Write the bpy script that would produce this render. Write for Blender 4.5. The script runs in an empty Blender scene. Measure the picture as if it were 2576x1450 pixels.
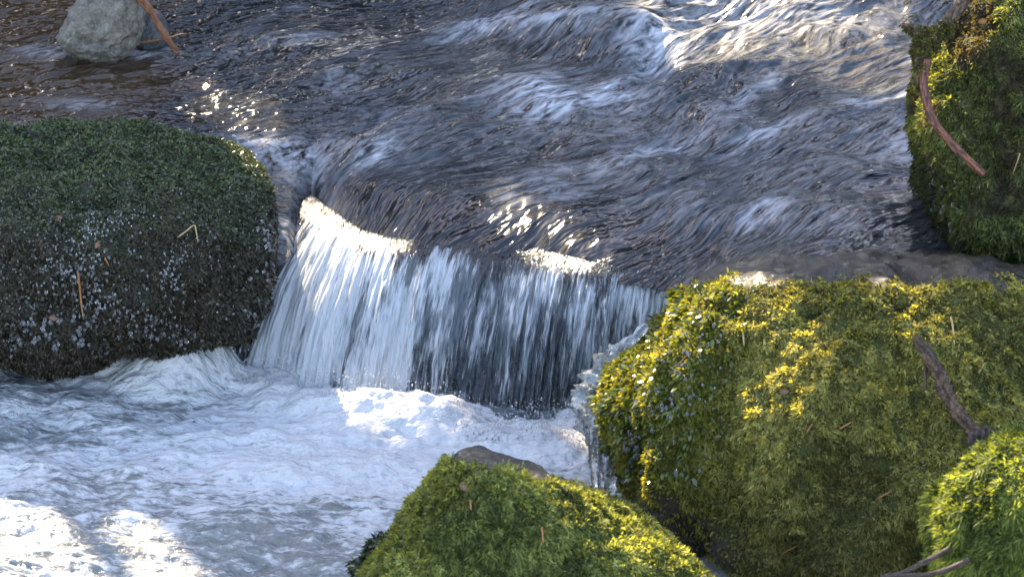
import bpy, math, random
import numpy as np
from mathutils import Vector

rng = np.random.default_rng(11)
random.seed(11)
SC = bpy.context.scene
COL = SC.collection

# ---------------------------------------------------------------- camera
PITCH = math.radians(22.0)
DIST = 7.0
TARGET = np.array([0.0, 0.0, 0.20])
FWD = np.array([0.0, math.cos(PITCH), -math.sin(PITCH)])
RGT = np.array([1.0, 0.0, 0.0])
UPV = np.array([0.0, math.sin(PITCH), math.cos(PITCH)])
CAM = TARGET - FWD * DIST
TAN = 1.0 / 7.0                      # half width over distance
cam_d = bpy.data.cameras.new('camera')
cam = bpy.data.objects.new('camera', cam_d)
COL.objects.link(cam)
cam.location = CAM
cam.rotation_euler = (math.pi / 2 - PITCH, 0, 0)
cam_d.sensor_width = 36.0
cam_d.lens = 18.0 / TAN
cam_d.clip_start = 0.1
cam_d.clip_end = 400.0
cam_d.dof.use_dof = True
cam_d.dof.focus_distance = 6.9
cam_d.dof.aperture_fstop = 10.0
SC.camera = cam

# ---------------------------------------------------------------- sky, sun, exposure
SUN_EL = math.radians(37.0)
SUN_AZ = math.radians(-22.0)         # from straight upstream (+Y), negative = to the left
SUNV = np.array([math.sin(SUN_AZ) * math.cos(SUN_EL), math.cos(SUN_AZ) * math.cos(SUN_EL), math.sin(SUN_EL)])
world = bpy.data.worlds.new('World')
SC.world = world
world.use_nodes = True
wn = world.node_tree
wn.nodes.clear()
sky = wn.nodes.new('ShaderNodeTexSky')
sky.sky_type = 'NISHITA'
sky.sun_disc = False
sky.sun_elevation = SUN_EL
sky.sun_rotation = SUN_AZ
sky.air_density = 0.8
sky.dust_density = 0.9
sky.ozone_density = 2.0
bgn = wn.nodes.new('ShaderNodeBackground')
bgn.inputs['Strength'].default_value = 0.15
wo = wn.nodes.new('ShaderNodeOutputWorld')
tint = wn.nodes.new('ShaderNodeMix')                 # the camera's daylight balance, set for the sunlit spots
tint.data_type = 'RGBA'
tint.blend_type = 'MULTIPLY'
tint.inputs[0].default_value = 1.0
tint.inputs[7].default_value = (1.17, 1.0, 0.85, 1)
wn.links.new(sky.outputs[0], tint.inputs[6])
wn.links.new(tint.outputs[2], bgn.inputs[0])
wn.links.new(bgn.outputs[0], wo.inputs[0])
sun_d = bpy.data.lights.new('sun', 'SUN')
sun_d.energy = 4.0
sun_d.angle = math.radians(0.5)
sun_d.color = (1.0, 0.83, 0.58)
sun = bpy.data.objects.new('sun', sun_d)
COL.objects.link(sun)
sun.rotation_euler = Vector(SUNV).to_track_quat('Z', 'Y').to_euler()
SC.view_settings.view_transform = 'Standard'
SC.view_settings.look = 'None'
SC.view_settings.gamma = 1.0
SC.view_settings.use_curve_mapping = False
SC.view_settings.exposure = 2.85
SC.render.engine = 'CYCLES'
SC.cycles.use_denoising = True
SC.cycles.max_bounces = 8
SC.cycles.transparent_max_bounces = 16
SC.cycles.caustics_reflective = False
SC.cycles.caustics_refractive = False
SC.cycles.sample_clamp_indirect = 6.0


# ---------------------------------------------------------------- helpers: photo pixel -> place in the world
def ray(px, py):
    xn = (np.asarray(px, float) - 1288.0) / 1288.0 * TAN
    yn = (725.0 - np.asarray(py, float)) / 1288.0 * TAN
    return FWD + xn[..., None] * RGT + yn[..., None] * UPV


def at_depth(px, py, d):
    return CAM + np.asarray(d, float)[..., None] * ray(px, py)


def at_z(px, py, z):
    r = ray(px, py)
    return CAM + ((np.asarray(z, float) - CAM[2]) / r[..., 2])[..., None] * r


def at_y(px, py, y):
    r = ray(px, py)
    return CAM + ((np.asarray(y, float) - CAM[1]) / r[..., 1])[..., None] * r


def to_px(P):
    q = np.asarray(P) - CAM
    d = q @ FWD
    return 1288 + (q @ RGT) / d / TAN * 1288, 725 - (q @ UPV) / d / TAN * 1288


# ---------------------------------------------------------------- helpers: noise
_perm = np.random.default_rng(5).permutation(256)
_perm = np.concatenate([_perm, _perm, _perm])
_g = np.random.default_rng(6).normal(size=(256, 3))
_g /= np.linalg.norm(_g, axis=1)[:, None]


def perlin(p):
    p = np.asarray(p, float)
    i = np.floor(p).astype(np.int64)
    f = p - i
    u = f * f * f * (f * (f * 6 - 15) + 10)
    out = 0.0
    for dx in (0, 1):
        wx = u[:, 0] if dx else 1 - u[:, 0]
        for dy in (0, 1):
            wy = u[:, 1] if dy else 1 - u[:, 1]
            for dz in (0, 1):
                wz = u[:, 2] if dz else 1 - u[:, 2]
                h = _perm[_perm[_perm[(i[:, 0] + dx) & 255] + ((i[:, 1] + dy) & 255)] + ((i[:, 2] + dz) & 255)]
                g = _g[h]
                out = out + wx * wy * wz * (g[:, 0] * (f[:, 0] - dx) + g[:, 1] * (f[:, 1] - dy) + g[:, 2] * (f[:, 2] - dz))
    return out * 1.5


def fbm(p, octaves=4, lac=2.03, gain=0.5):
    p = np.asarray(p, float)
    a, s = 1.0, 0.0
    for k in range(octaves):
        s = s + a * perlin(p + 17.3 * k)
        p = p * lac
        a *= gain
    return s


def ridged(p, octaves=3, gain=0.5):
    p = np.asarray(p, float)
    a, s = 1.0, 0.0
    for k in range(octaves):
        s = s + a * (0.5 - np.abs(perlin(p + 9.1 * k)))
        p = p * 2.1
        a *= gain
    return s


def P3(a, b, c=0.0):
    return np.stack([a, b, np.zeros_like(a) + c], 1)


def sstep(a, b, x):
    t = np.clip((x - a) / (b - a), 0, 1)
    return t * t * (3 - 2 * t)


# ---------------------------------------------------------------- helpers: objects
def tag(o, label=None, cat=None, group=None, kind=None):
    for k, v in (('label', label), ('category', cat), ('group', group), ('kind', kind)):
        if v:
            o[k] = v
    return o


def mesh_obj(name, verts, faces, mat, parent=None, smooth=True, attrs=None, uv=None):
    """verts (n,3); faces: list of int arrays (m,k)."""
    verts = np.asarray(verts, np.float32)
    me = bpy.data.meshes.new(name)
    me.vertices.add(len(verts))
    me.vertices.foreach_set('co', verts.ravel())
    if not isinstance(faces, list):
        faces = [faces]
    faces = [np.asarray(f, np.int32) for f in faces if len(f)]
    idx = np.concatenate([f.ravel() for f in faces])
    tot = np.concatenate([np.full(len(f), f.shape[1], np.int32) for f in faces])
    start = np.concatenate([[0], np.cumsum(tot)[:-1]]).astype(np.int32)
    me.loops.add(len(idx))
    me.loops.foreach_set('vertex_index', idx)
    me.polygons.add(len(tot))
    me.polygons.foreach_set('loop_start', start)
    me.polygons.foreach_set('use_smooth', np.full(len(tot), smooth))
    me.update(calc_edges=True)
    for k, v in (attrs or {}).items():
        v = np.asarray(v, np.float32)
        if v.ndim == 1:
            a = me.attributes.new(k, 'FLOAT', 'POINT')
            a.data.foreach_set('value', v)
        elif v.shape[1] == 3:
            a = me.attributes.new(k, 'FLOAT_VECTOR', 'POINT')
            a.data.foreach_set('vector', v.ravel())
        else:
            a = me.attributes.new(k, 'FLOAT_COLOR', 'POINT')
            a.data.foreach_set('color', v.ravel())
    o = bpy.data.objects.new(name, me)
    COL.objects.link(o)
    if mat:
        me.materials.append(mat)
    if parent:
        o.parent = parent
        o.matrix_parent_inverse = parent.matrix_world.inverted()
    return o


def grid_faces(nu, nv):
    i = np.arange(nu - 1)[:, None] * nv + np.arange(nv - 1)[None, :]
    i = i.ravel()
    return np.stack([i, i + nv, i + nv + 1, i + 1], 1)


def vnormals(V, F):
    """vertex normals for tri or quad array F"""
    n = np.cross(V[F[:, 1]] - V[F[:, 0]], V[F[:, -1]] - V[F[:, 0]])
    out = np.zeros_like(V)
    for k in range(F.shape[1]):
        np.add.at(out, F[:, k], n)
    return out / (np.linalg.norm(out, axis=1)[:, None] + 1e-12)


# ---------------------------------------------------------------- helpers: materials
class NT:
    def __init__(self, name):
        self.m = bpy.data.materials.new(name)
        self.m.use_nodes = True
        self.t = self.m.node_tree
        self.t.nodes.clear()
        self.out = self.n('OutputMaterial')

    def n(self, kind, **kw):
        nd = self.t.nodes.new('ShaderNode' + kind)
        for k, v in kw.items():
            setattr(nd, k, v)
        return nd

    def link(self, a, b):
        self.t.links.new(a, b)

    def set(self, sock, v):
        if isinstance(v, bpy.types.NodeSocket):
            self.t.links.new(v, sock)
        else:
            sock.default_value = v

    def attr(self, name, what='Fac'):
        return self.n('Attribute', attribute_name=name).outputs[what]

    def noise(self, vec, scale, detail=3.0, rough=0.55, dist=0.0):
        nd = self.n('TexNoise')
        if vec is not None:
            self.link(vec, nd.inputs['Vector'])
        nd.inputs['Scale'].default_value = scale
        nd.inputs['Detail'].default_value = detail
        nd.inputs['Roughness'].default_value = rough
        nd.inputs['Distortion'].default_value = dist
        return nd.outputs['Fac']

    def mapping(self, vec, scale=(1, 1, 1), loc=(0, 0, 0)):
        nd = self.n('Mapping')
        self.link(vec, nd.inputs['Vector'])
        nd.inputs['Scale'].default_value = scale
        nd.inputs['Location'].default_value = loc
        return nd.outputs[0]

    def ramp(self, fac, a, b, lo=0.0, hi=1.0, smooth=True):
        nd = self.n('MapRange')
        if smooth:
            nd.interpolation_type = 'SMOOTHSTEP'
        self.link(fac, nd.inputs['Value'])
        nd.inputs['From Min'].default_value = a
        nd.inputs['From Max'].default_value = b
        nd.inputs['To Min'].default_value = lo
        nd.inputs['To Max'].default_value = hi
        return nd.outputs[0]

    def math(self, op, a, b=0.0, clamp=False):
        nd = self.n('Math', operation=op, use_clamp=clamp)
        self.set(nd.inputs[0], a)
        self.set(nd.inputs[1], b)
        return nd.outputs[0]

    def mix(self, fac, a, b):
        nd = self.n('Mix', data_type='RGBA')
        self.set(nd.inputs[0], fac)
        self.set(nd.inputs[6], a if isinstance(a, bpy.types.NodeSocket) else (*a, 1))
        self.set(nd.inputs[7], b if isinstance(b, bpy.types.NodeSocket) else (*b, 1))
        return nd.outputs[2]

    def bump(self, h, dist, strength=1.0, normal=None):
        nd = self.n('Bump')
        self.link(h, nd.inputs['Height'])
        nd.inputs['Distance'].default_value = dist
        nd.inputs['Strength'].default_value = strength
        if normal is not None:
            self.link(normal, nd.inputs['Normal'])
        return nd.outputs[0]

    def pbsdf(self, color, rough, normal=None, **kw):
        nd = self.n('BsdfPrincipled')
        self.set(nd.inputs['Base Color'], color if isinstance(color, bpy.types.NodeSocket) else (*color, 1))
        self.set(nd.inputs['Roughness'], rough)
        if normal is not None:
            self.link(normal, nd.inputs['Normal'])
        for k, v in kw.items():
            self.set(nd.inputs[k.replace('_', ' ')], v)
        return nd.outputs[0]

    def mixsh(self, fac, a, b):
        nd = self.n('MixShader')
        self.set(nd.inputs[0], fac)
        self.link(a, nd.inputs[1])
        self.link(b, nd.inputs[2])
        return nd.outputs[0]

    def done(self, sh):
        self.link(sh, self.out.inputs['Surface'])
        return self.m


def mat_stream():
    t = NT('stream_water')
    fl = t.attr('flow', 'Vector')
    foam = t.attr('foam')
    shallow = t.attr('shallow')
    n1 = t.noise(t.mapping(fl, (24, 5.5, 1)), 1.0, 3, 0.55, 0.4)
    n2 = t.noise(t.mapping(fl, (85, 16, 1)), 1.0, 2, 0.6, 0.5)
    calm = t.attr('calm')
    nb = t.bump(n1, 0.026, 0.9)
    nb = t.bump(n2, 0.0034, 0.8, nb)
    body = t.mix(t.noise(t.mapping(fl, (9, 4, 1)), 1.0, 3, 0.6), (0.005, 0.006, 0.008), (0.018, 0.018, 0.019))
    body = t.mix(shallow, body, (0.045, 0.026, 0.013))
    w = t.pbsdf(body, t.ramp(calm, 0, 1, 0.14, 0.08), nb, IOR=1.33, Specular_IOR_Level=0.85)
    ft = t.noise(t.mapping(fl, (60, 16, 1)), 1.0, 4, 0.65, 0.5)
    fm = t.math('MULTIPLY', foam, t.ramp(ft, 0.33, 0.68))
    f = t.pbsdf((0.50, 0.50, 0.53), 0.5, nb)
    return t.done(t.mixsh(fm, w, f))


def mat_pool():
    t = NT('pool_water')
    fl = t.attr('flow', 'Vector')
    foam = t.attr('foam')
    n1 = t.noise(t.mapping(fl, (20, 52, 1)), 1.0, 4, 0.6, 0.6)
    n2 = t.noise(t.mapping(fl, (48, 120, 1)), 1.0, 3, 0.6, 0.5)
    nb = t.bump(n1, 0.015, 0.8)
    nb = t.bump(n2, 0.006, 0.8, nb)
    body = t.mix(n1, (0.075, 0.08, 0.077), (0.28, 0.285, 0.27))
    w = t.pbsdf(body, 0.25, nb, IOR=1.33)
    f = t.pbsdf(t.mix(n2, (0.40, 0.395, 0.395), (0.53, 0.52, 0.52)), 0.42, nb)
    e = t.math('ADD', foam, t.math('MULTIPLY', t.math('SUBTRACT', n1, 0.5), 2.2))
    e = t.math('ADD', e, t.math('MULTIPLY', t.math('SUBTRACT', n2, 0.5), 1.7))
    return t.done(t.mixsh(t.ramp(e, 0.12, 0.85), w, f))


def mat_falls(name='falling_water', relief=1.0):
    t = NT(name)
    fl = t.attr('flow', 'Vector')          # x across in metres, y along 0..1
    dens = t.attr('foam')
    n1 = t.noise(t.mapping(fl, (30, 1.7, 1)), 1.0, 3, 0.65, 0.5)
    n2 = t.noise(t.mapping(fl, (120, 4.5, 1), (3, 1, 0)), 1.0, 3, 0.65, 0.5)
    n3 = t.noise(t.mapping(fl, (420, 9.0, 1), (1, 4, 0)), 1.0, 2, 0.6, 0.2)
    h = t.math('ADD', t.math('MULTIPLY', n1, 0.9), t.math('MULTIPLY', n2, 0.6))
    nb = t.bump(h, 0.016 * relief, 0.9)
    nb = t.bump(n3, 0.003 * relief, 0.7, nb)
    s = t.math('ADD', t.math('MULTIPLY', n1, 1.05), t.math('MULTIPLY', n2, 0.70))
    n0 = t.noise(t.mapping(fl, (11, 1.0, 1), (5, 2, 0)), 1.0, 2, 0.5, 0.4)
    s = t.math('ADD', s, t.math('MULTIPLY', n3, 0.34))
    s = t.math('ADD', s, t.math('MULTIPLY', n0, 0.75))
    s = t.math('ADD', s, t.math('SUBTRACT', dens, 1.92))      # centred
    white = t.ramp(s, 0.0, 0.30)
    fr = t.n('Fresnel')
    fr.inputs['IOR'].default_value = 1.33
    t.link(nb, fr.inputs['Normal'])
    gl = t.n('BsdfGlossy')
    gl.inputs['Roughness'].default_value = 0.16
    gl.inputs['Color'].default_value = (1, 1, 1, 1)
    t.link(nb, gl.inputs['Normal'])
    tr = t.n('BsdfTransparent')
    tr.inputs['Color'].default_value = (0.60, 0.64, 0.65, 1)
    film = t.mixsh(t.math('ADD', t.math('MULTIPLY', fr.outputs[0], 1.1), 0.02, True), tr.outputs[0], gl.outputs[0])
    df = t.pbsdf((0.74, 0.76, 0.78), 0.22, nb)
    tl = t.n('BsdfTranslucent')
    tl.inputs['Color'].default_value = (0.62, 0.64, 0.64, 1)
    t.link(nb, tl.inputs['Normal'])
    body = t.mixsh(0.4, df, tl.outputs[0])
    return t.done(t.mixsh(t.math('MULTIPLY', white, 0.85), film, body))


def mat_rock(name, c1, c2, wet=0.3, scale=1.0, bumpd=0.012):
    t = NT(name)
    tc = t.n('TexCoord').outputs['Object']
    n1 = t.noise(tc, 9 * scale, 6, 0.62)
    n2 = t.noise(tc, 55 * scale, 4, 0.65)
    n3 = t.noise(tc, 260 * scale, 2, 0.6)
    c = t.mix(t.ramp(n1, 0.35, 0.65), c1, c2)
    c = t.mix(t.ramp(n2, 0.45, 0.75, 0, 0.55), c, tuple(min(1, v * 1.7) for v in c2))
    c = t.mix(t.ramp(n3, 0.5, 0.8, 0, 0.5), c, tuple(v * 0.4 for v in c1))
    nb = t.bump(n1, bumpd * 2, 0.6)
    nb = t.bump(n2, bumpd * 0.5, 0.8, nb)
    nb = t.bump(n3, bumpd * 0.12, 0.8, nb)
    r = t.ramp(n1, 0.3, 0.7, 0.75 - 0.55 * wet, 0.95 - 0.5 * wet)
    return t.done(t.pbsdf(c, r, nb, Specular_IOR_Level=0.2 + 0.3 * wet))


def mat_bed(name, r1, r2, m1, m2):
    t = NT(name)
    tc = t.n('TexCoord').outputs['Object']
    mo = t.attr('mossy')
    n1 = t.noise(tc, 12, 6, 0.62)
    n2 = t.noise(tc, 75, 4, 0.65)
    n3 = t.noise(tc, 300, 2, 0.6)
    c = t.mix(t.ramp(n1, 0.35, 0.65), r1, r2)
    c = t.mix(t.ramp(n2, 0.5, 0.75, 0, 0.6), c, tuple(v * 0.35 for v in r1))
    c = t.mix(t.ramp(n3, 0.55, 0.8, 0, 0.5), c, tuple(v * 1.8 for v in r2))
    c = t.mix(mo, c, t.mix(n2, m1, m2))
    nb = t.bump(n1, 0.02, 0.6)
    nb = t.bump(n2, 0.006, 0.8, nb)
    nb = t.bump(n3, 0.002, 0.8, nb)
    r = t.mix(mo, (0.13, 0.13, 0.13), (0.9, 0.9, 0.9))
    return t.done(t.pbsdf(c, r, nb, Specular_IOR_Level=t.ramp(mo, 0, 1, 0.5, 0.08)))


def mat_moss(name, transl=0.4, rough=0.5, spec=0.35):
    t = NT(name)
    c = t.attr('tint', 'Color')
    p = t.pbsdf(c, rough, Specular_IOR_Level=spec)
    tl = t.n('BsdfTranslucent')
    warm = t.mix(1.0, c, (2.2, 1.9, 0.45))
    warm.node.blend_type = 'MULTIPLY'
    t.link(warm, tl.inputs['Color'])
    return t.done(t.mixsh(transl, p, tl.outputs[0]))


def mat_bark(name, c1, c2, rough=0.7, bumpd=0.004):
    t = NT(name)
    fl = t.attr('flow', 'Vector')
    n1 = t.noise(t.mapping(fl, (38, 70, 1)), 1.0, 5, 0.7, 0.6)
    n2 = t.noise(t.mapping(fl, (150, 320, 1)), 1.0, 3, 0.7, 0.4)
    c = t.mix(t.ramp(n1, 0.42, 0.62), c1, c2)
    c = t.mix(t.ramp(n2, 0.55, 0.75, 0, 0.6), c, tuple(v * 0.35 for v in c1))
    nb = t.bump(n1, bumpd, 0.9)
    nb = t.bump(n2, bumpd * 0.4, 0.9, nb)
    return t.done(t.pbsdf(c, rough, nb))


def mat_ice(name='clear_ice', clear=0.35, milk=(0.08, 0.50)):
    t = NT(name)
    tc = t.n('TexCoord').outputs['Object']
    nb = t.bump(t.noise(tc, 70, 3, 0.6), 0.010, 0.9)
    g = t.n('BsdfGlass')
    g.inputs['IOR'].default_value = 1.31
    g.inputs['Roughness'].default_value = 0.05
    t.link(nb, g.inputs['Normal'])
    tr = t.n('BsdfTransparent')
    tr.inputs['Color'].default_value = (0.93, 0.96, 0.97, 1)
    a = t.mixsh(clear, g.outputs[0], tr.outputs[0])
    d = t.pbsdf((0.75, 0.78, 0.80), 0.15, nb)
    return t.done(t.mixsh(t.ramp(t.noise(tc, 28, 3, 0.6), 0.40, 0.72, *milk), a, d))


def mat_bead():
    t = NT('frozen_drops')
    g = t.n('BsdfGlass')
    g.inputs['IOR'].default_value = 1.33
    g.inputs['Roughness'].default_value = 0.02
    tr = t.n('BsdfTransparent')
    d = t.pbsdf((0.8, 0.8, 0.82), 0.05)
    return t.done(t.mixsh(0.10, t.mixsh(0.15, g.outputs[0], tr.outputs[0]), d))


def mat_plain(name, col, rough=0.7, **kw):
    t = NT(name)
    tc = t.n('TexCoord').outputs['Object']
    n = t.noise(tc, 120, 3, 0.6)
    return t.done(t.pbsdf(t.mix(n, tuple(v * 0.55 for v in col), tuple(min(1, v * 1.35) for v in col)), rough, **kw))


M = dict(
    stream=mat_stream(), pool=mat_pool(), falls=mat_falls(),
    grey_rock=mat_rock('dry_grey_rock', (0.13, 0.112, 0.090), (0.27, 0.238, 0.195), 0.0, 2.6, 0.020),
    wet_rock=mat_rock('dark_wet_rock', (0.018, 0.018, 0.019), (0.055, 0.053, 0.052), 1.0, 1.2),
    soil_rock=mat_rock('moss_bed', (0.026, 0.026, 0.012), (0.065, 0.065, 0.026), 0.0, 1.3),
    brown_rock=mat_rock('wet_brown_rock', (0.050, 0.042, 0.032), (0.13, 0.11, 0.085), 0.9, 1.3),
    bed=mat_bed('wet_rock_under_moss', (0.009, 0.008, 0.007), (0.034, 0.028, 0.021), (0.035, 0.038, 0.014), (0.080, 0.085, 0.030)),
    dark_soil=mat_rock('dark_moss_bed', (0.016, 0.014, 0.009), (0.042, 0.037, 0.024), 0.3, 2.2),
    moss=mat_moss('moss', 0.5, 0.55, 0.15), wet_moss=mat_moss('wet_moss', 0.3, 0.2, 0.6),
    dark_moss=mat_moss('dark_wet_moss', 0.12, 0.38, 0.3),
    ground=mat_rock('forest_floor', (0.035, 0.030, 0.018), (0.075, 0.065, 0.035), 0.1, 0.3, 0.03),
    ice=mat_ice(), icicle=mat_ice('icicle_ice', 0.0, (0.02, 0.12)), bead=mat_bead(),
    orange_bark=mat_bark('orange_brown_bark', (0.085, 0.030, 0.011), (0.20, 0.075, 0.027)),
    red_bark=mat_bark('reddish_bark', (0.050, 0.014, 0.006), (0.25, 0.085, 0.042), 0.45),
    brown_bark=mat_bark('brown_bark', (0.028, 0.015, 0.007), (0.15, 0.082, 0.040)),
    dark_bark=mat_bark('dark_twig_bark', (0.040, 0.026, 0.018), (0.11, 0.075, 0.055)),
    straw=mat_plain('dry_straw', (0.36, 0.25, 0.11), 0.6),
    needle=mat_plain('brown_needle', (0.30, 0.13, 0.045), 0.6),
    leaf=mat_plain('dead_leaf', (0.16, 0.085, 0.05), 0.6),
    crown=mat_plain('conifer_foliage', (0.035, 0.055, 0.022), 0.7),
    trunk=mat_plain('trunk_bark', (0.09, 0.065, 0.045), 0.9),
)

# ================================================================ SETTING
# ---- the upper stream: one height field with its own flow coordinates
def stream_base(x, y):
    z = 0.268 + 0.075 * (y - 0.05)
    z = z + 0.02 * np.clip(y - 0.6, 0, None)
    return z


def gauss(x, y, cx, cy, sx, sy):
    return np.exp(-0.5 * (((x - cx) / sx) ** 2 + ((y - cy) / sy) ** 2))


def on_stream(px, py):
    """where the line of sight through a photo pixel meets the mean stream surface"""
    z = 0.29
    for _ in range(4):
        p = at_z(px, py, z)
        z = float(stream_base(p[0], p[1]))
    return p


KEYS = [  # s, lip px, py, base px, py: streamlines of the fall from its lip to the pool
    (0.00, 785, 492, 580, 938), (0.10, 840, 535, 655, 965), (0.20, 900, 578, 775, 1015),
    (0.30, 985, 603, 880, 1030), (0.42, 1100, 610, 1010, 1025), (0.55, 1230, 615, 1150, 1035),
    (0.68, 1360, 630, 1290, 1070), (0.80, 1480, 660, 1420, 1060), (0.90, 1580, 680, 1530, 1020),
    (1.00, 1790, 708, 1730, 970)]
LIP_DROP = 0.046
LIP = []
for k_ in KEYS:
    z_ = 0.25
    for _ in range(6):
        p_ = at_z(k_[1], k_[2], z_)
        z_ = float(stream_base(p_[0], p_[1])) - LIP_DROP
    LIP.append(p_)
LIP = np.array(LIP)
LIP_X = np.concatenate([[-3.0, -0.75, -0.60, LIP[0, 0] - 0.04], LIP[:, 0], [0.50, 3.0]])
LIP_Y = np.concatenate([[0.10, 0.10, 0.10, 0.16], LIP[:, 1], [-0.40, -0.40]])


def nonuni(lo, a, b, hi, step, grow=1.12):
    mid = list(np.arange(a, b, step))
    l, s, x = [], step, a
    while x > lo:
        s *= grow
        x -= s
        l.append(x)
    r, s, x = [], step, mid[-1]
    while x < hi:
        s *= grow
        x += s
        r.append(x)
    return np.array(l[::-1] + mid + r)


def build_stream():
    xs = nonuni(-5.0, -1.14, 1.12, 4.0, 0.0032)
    ys = nonuni(-0.42, -0.20, 1.36, 9.0, 0.0048)
    X, Y = np.meshgrid(xs, ys, indexing='ij')
    x, y = X.ravel(), Y.ravel()
    z = stream_base(x, y)
    # two flow directions: the main current comes from the back right, the left pool drifts to the right
    a1, a2 = math.radians(222), math.radians(200)
    wob = 0.05 * fbm(P3(x * 2.5, y * 2.5, 3.0), 2)

    def coords(a):
        along = x * math.cos(a) + y * math.sin(a) + wob
        across = -x * math.sin(a) + y * math.cos(a) + wob * 1.5
        return across, along
    c1, l1 = coords(a1)
    c2, l2 = coords(a2)
    leftness = sstep(-0.25, -0.75, x + 0.12 * fbm(P3(x * 3, y * 3, 8.0), 2) + 0.10 * (y - 0.5))
    leftness = np.maximum(leftness, 0.75 * sstep(0.95, 1.25, y) * sstep(0.0, -0.25, x))
    calm = leftness

    def waves(c, l):
        h = 0.0200 * fbm(P3(c * 7.5, l * 3.6, 1.0), 3)
        h = h + 0.0090 * ridged(P3(c * 24 + 0.7 * perlin(P3(c * 9, l * 9, 3.3)), l * 6.5, 5.0), 3, 0.38)
        h = h + 0.016 * fbm(P3(c * 3.4 + 4, l * 2.4, 11.0), 2)
        h = h + 0.0013 * perlin(P3(c * 100, l * 24, 9.0))
        return h
    amp = 0.75 + 1.0 * fbm(P3(c1 * 4.5, l1 * 2.2, 21.0), 2)
    gl_ = on_stream(1950, 60)
    amp = amp + 0.9 * gauss(x, y, gl_[0], gl_[1], 0.30, 0.25)
    hm = waves(c1, l1) * np.clip(amp, 0.22, 2.2)
    hl = (0.0045 * fbm(P3(c2 * 10, l2 * 3.5, 2.0), 3) + 0.0045 * np.clip(ridged(P3(c2 * 40, l2 * 13, 4.0), 2) - 0.12, 0, None) * 3
          + 0.0012 * perlin(P3(c2 * 100, l2 * 34, 7.0)))
    z = z + hm * (1 - leftness) + hl * leftness
    # standing waves and humps over hidden stones
    foam = np.zeros_like(z)

    def hump(px, py, sx, sy, h, f=0.0, dip=0.0):
        nonlocal z, foam
        p = on_stream(px, py)
        warp = 1 + 0.5 * fbm(P3(x * 14, y * 14, px * 0.01), 2)
        g = gauss(x, y, p[0], p[1], sx, sy) * warp
        z += h * g
        if dip:
            z -= dip * gauss(x, y, p[0], p[1] - sy * 2.0, sx * 0.8, sy * 1.1)
        if f:
            foam += f * gauss(x, y, p[0], p[1] - sy * 0.3, sx * 1.0, sy * 1.2)
    hump(1640, 105, 0.045, 0.05, 0.038, 0.75, 0.040)
    hump(1500, 85, 0.13, 0.06, 0.016, 0.0, 0.014)
    hump(1390, 62, 0.11, 0.03, 0.010, 0.55, 0.006)
    hump(1350, 240, 0.055, 0.07, 0.022, 0.85, 0.014)
    hump(1565, 235, 0.045, 0.05, 0.014, 0.6, 0.010)
    hump(1200, 330, 0.10, 0.07, 0.012, 0.0, 0.010)
    hump(1780, 330, 0.16, 0.06, 0.014, 0.2, 0.012)
    hump(2050, 420, 0.12, 0.05, 0.012, 0.15, 0.012)
    hump(1500, 440, 0.13, 0.05, 0.010, 0.1, 0.010)
    hump(1750, 520, 0.10, 0.05, 0.012, 0.2, 0.010)
    hump(2060, 540, 0.07, 0.05, 0.022, 0.2, 0.012)
    hump(930, 470, 0.10, 0.05, 0.010, 0.0, 0.010)
    hump(960, 330, 0.12, 0.08, 0.010, 0.1, 0.008)
    hump(2250, 300, 0.10, 0.08, 0.016, 0.2, 0.010)
    # a little froth round the grey boulder and where the current meets the rocks
    p = on_stream(240, 135)
    foam += 0.75 * gauss(x, y, p[0], p[1], 0.10, 0.025)
    p = on_stream(740, 390)
    foam += 0.55 * gauss(x, y, p[0], p[1], 0.10, 0.05)
    for px, py, sx in ((110, 330, 0.10), (290, 345, 0.12), (200, 265, 0.05), (610, 360, 0.08)):
        p = on_stream(px, py)
        foam += 0.45 * gauss(x, y, p[0], p[1], sx, 0.02)
    foam += 0.50 * sstep(0.10, 0.75, fbm(P3(c1 * 7, l1 * 2.4, 14.0), 3)) * (1 - leftness)
    foam += 0.06 * (1 - leftness) + 0.40 * gauss(x, y, gl_[0] - 0.05, gl_[1] + 0.1, 0.22, 0.16)  # the broad patch whitens the water for the sun glare
    # over the edge: the water bends down along the lip
    ly = np.interp(x, LIP_X, LIP_Y) + 0.010 * fbm(P3(x * 9, x * 0, 2.0), 2)
    over = np.clip(ly + 0.235 - y, 0, None)
    # smooth glide before the lip
    glide = sstep(0.26, 0.08, y - ly) * sstep(-0.45, -0.30, x) * sstep(0.45, 0.30, x)
    zs = stream_base(x, y) + 0.35 * (z - stream_base(x, y)) + 0.004 * ridged(P3(x * 30, y * 4, 31.0), 2)
    z = z * (1 - 0.8 * glide) + zs * 0.8 * glide
    foam = foam * (1 - 0.85 * glide)
    z = z - 0.85 * over ** 2
    # left chute between the dark boulder and the fall
    p = on_stream(735, 420)
    z -= 0.035 * gauss(x, y, -0.43, 0.30, 0.05, 0.12)
    shallow = sstep(-0.62, -0.95, x + 0.15 * fbm(P3(x * 4, y * 4, 40.0), 2)) * sstep(0.4, 0.7, y)
    shallow = np.maximum(shallow, 0.18 * sstep(0.2, 0.7, fbm(P3(c1 * 4, l1 * 2, 50.0), 2)))
    cc = c1 * (1 - leftness) + c2 * leftness
    ll = l1 * (1 - leftness) + l2 * leftness
    V = np.stack([x, y, z], 1)
    F = grid_faces(len(xs), len(ys))
    keep = (ly - 0.04 < y)
    F = F[keep[F].all(axis=1)]
    o = mesh_obj('stream', V, F[:, ::1], M['stream'], attrs={
        'flow': np.stack([cc, ll, np.zeros_like(cc)], 1), 'foam': np.clip(foam, 0, 1), 'shallow': shallow, 'calm': calm})
    tag(o, 'rippled upper stream of grey blue water running towards the fall', 'stream', kind='structure')
    return xs, ys, z.reshape(X.shape)


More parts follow.
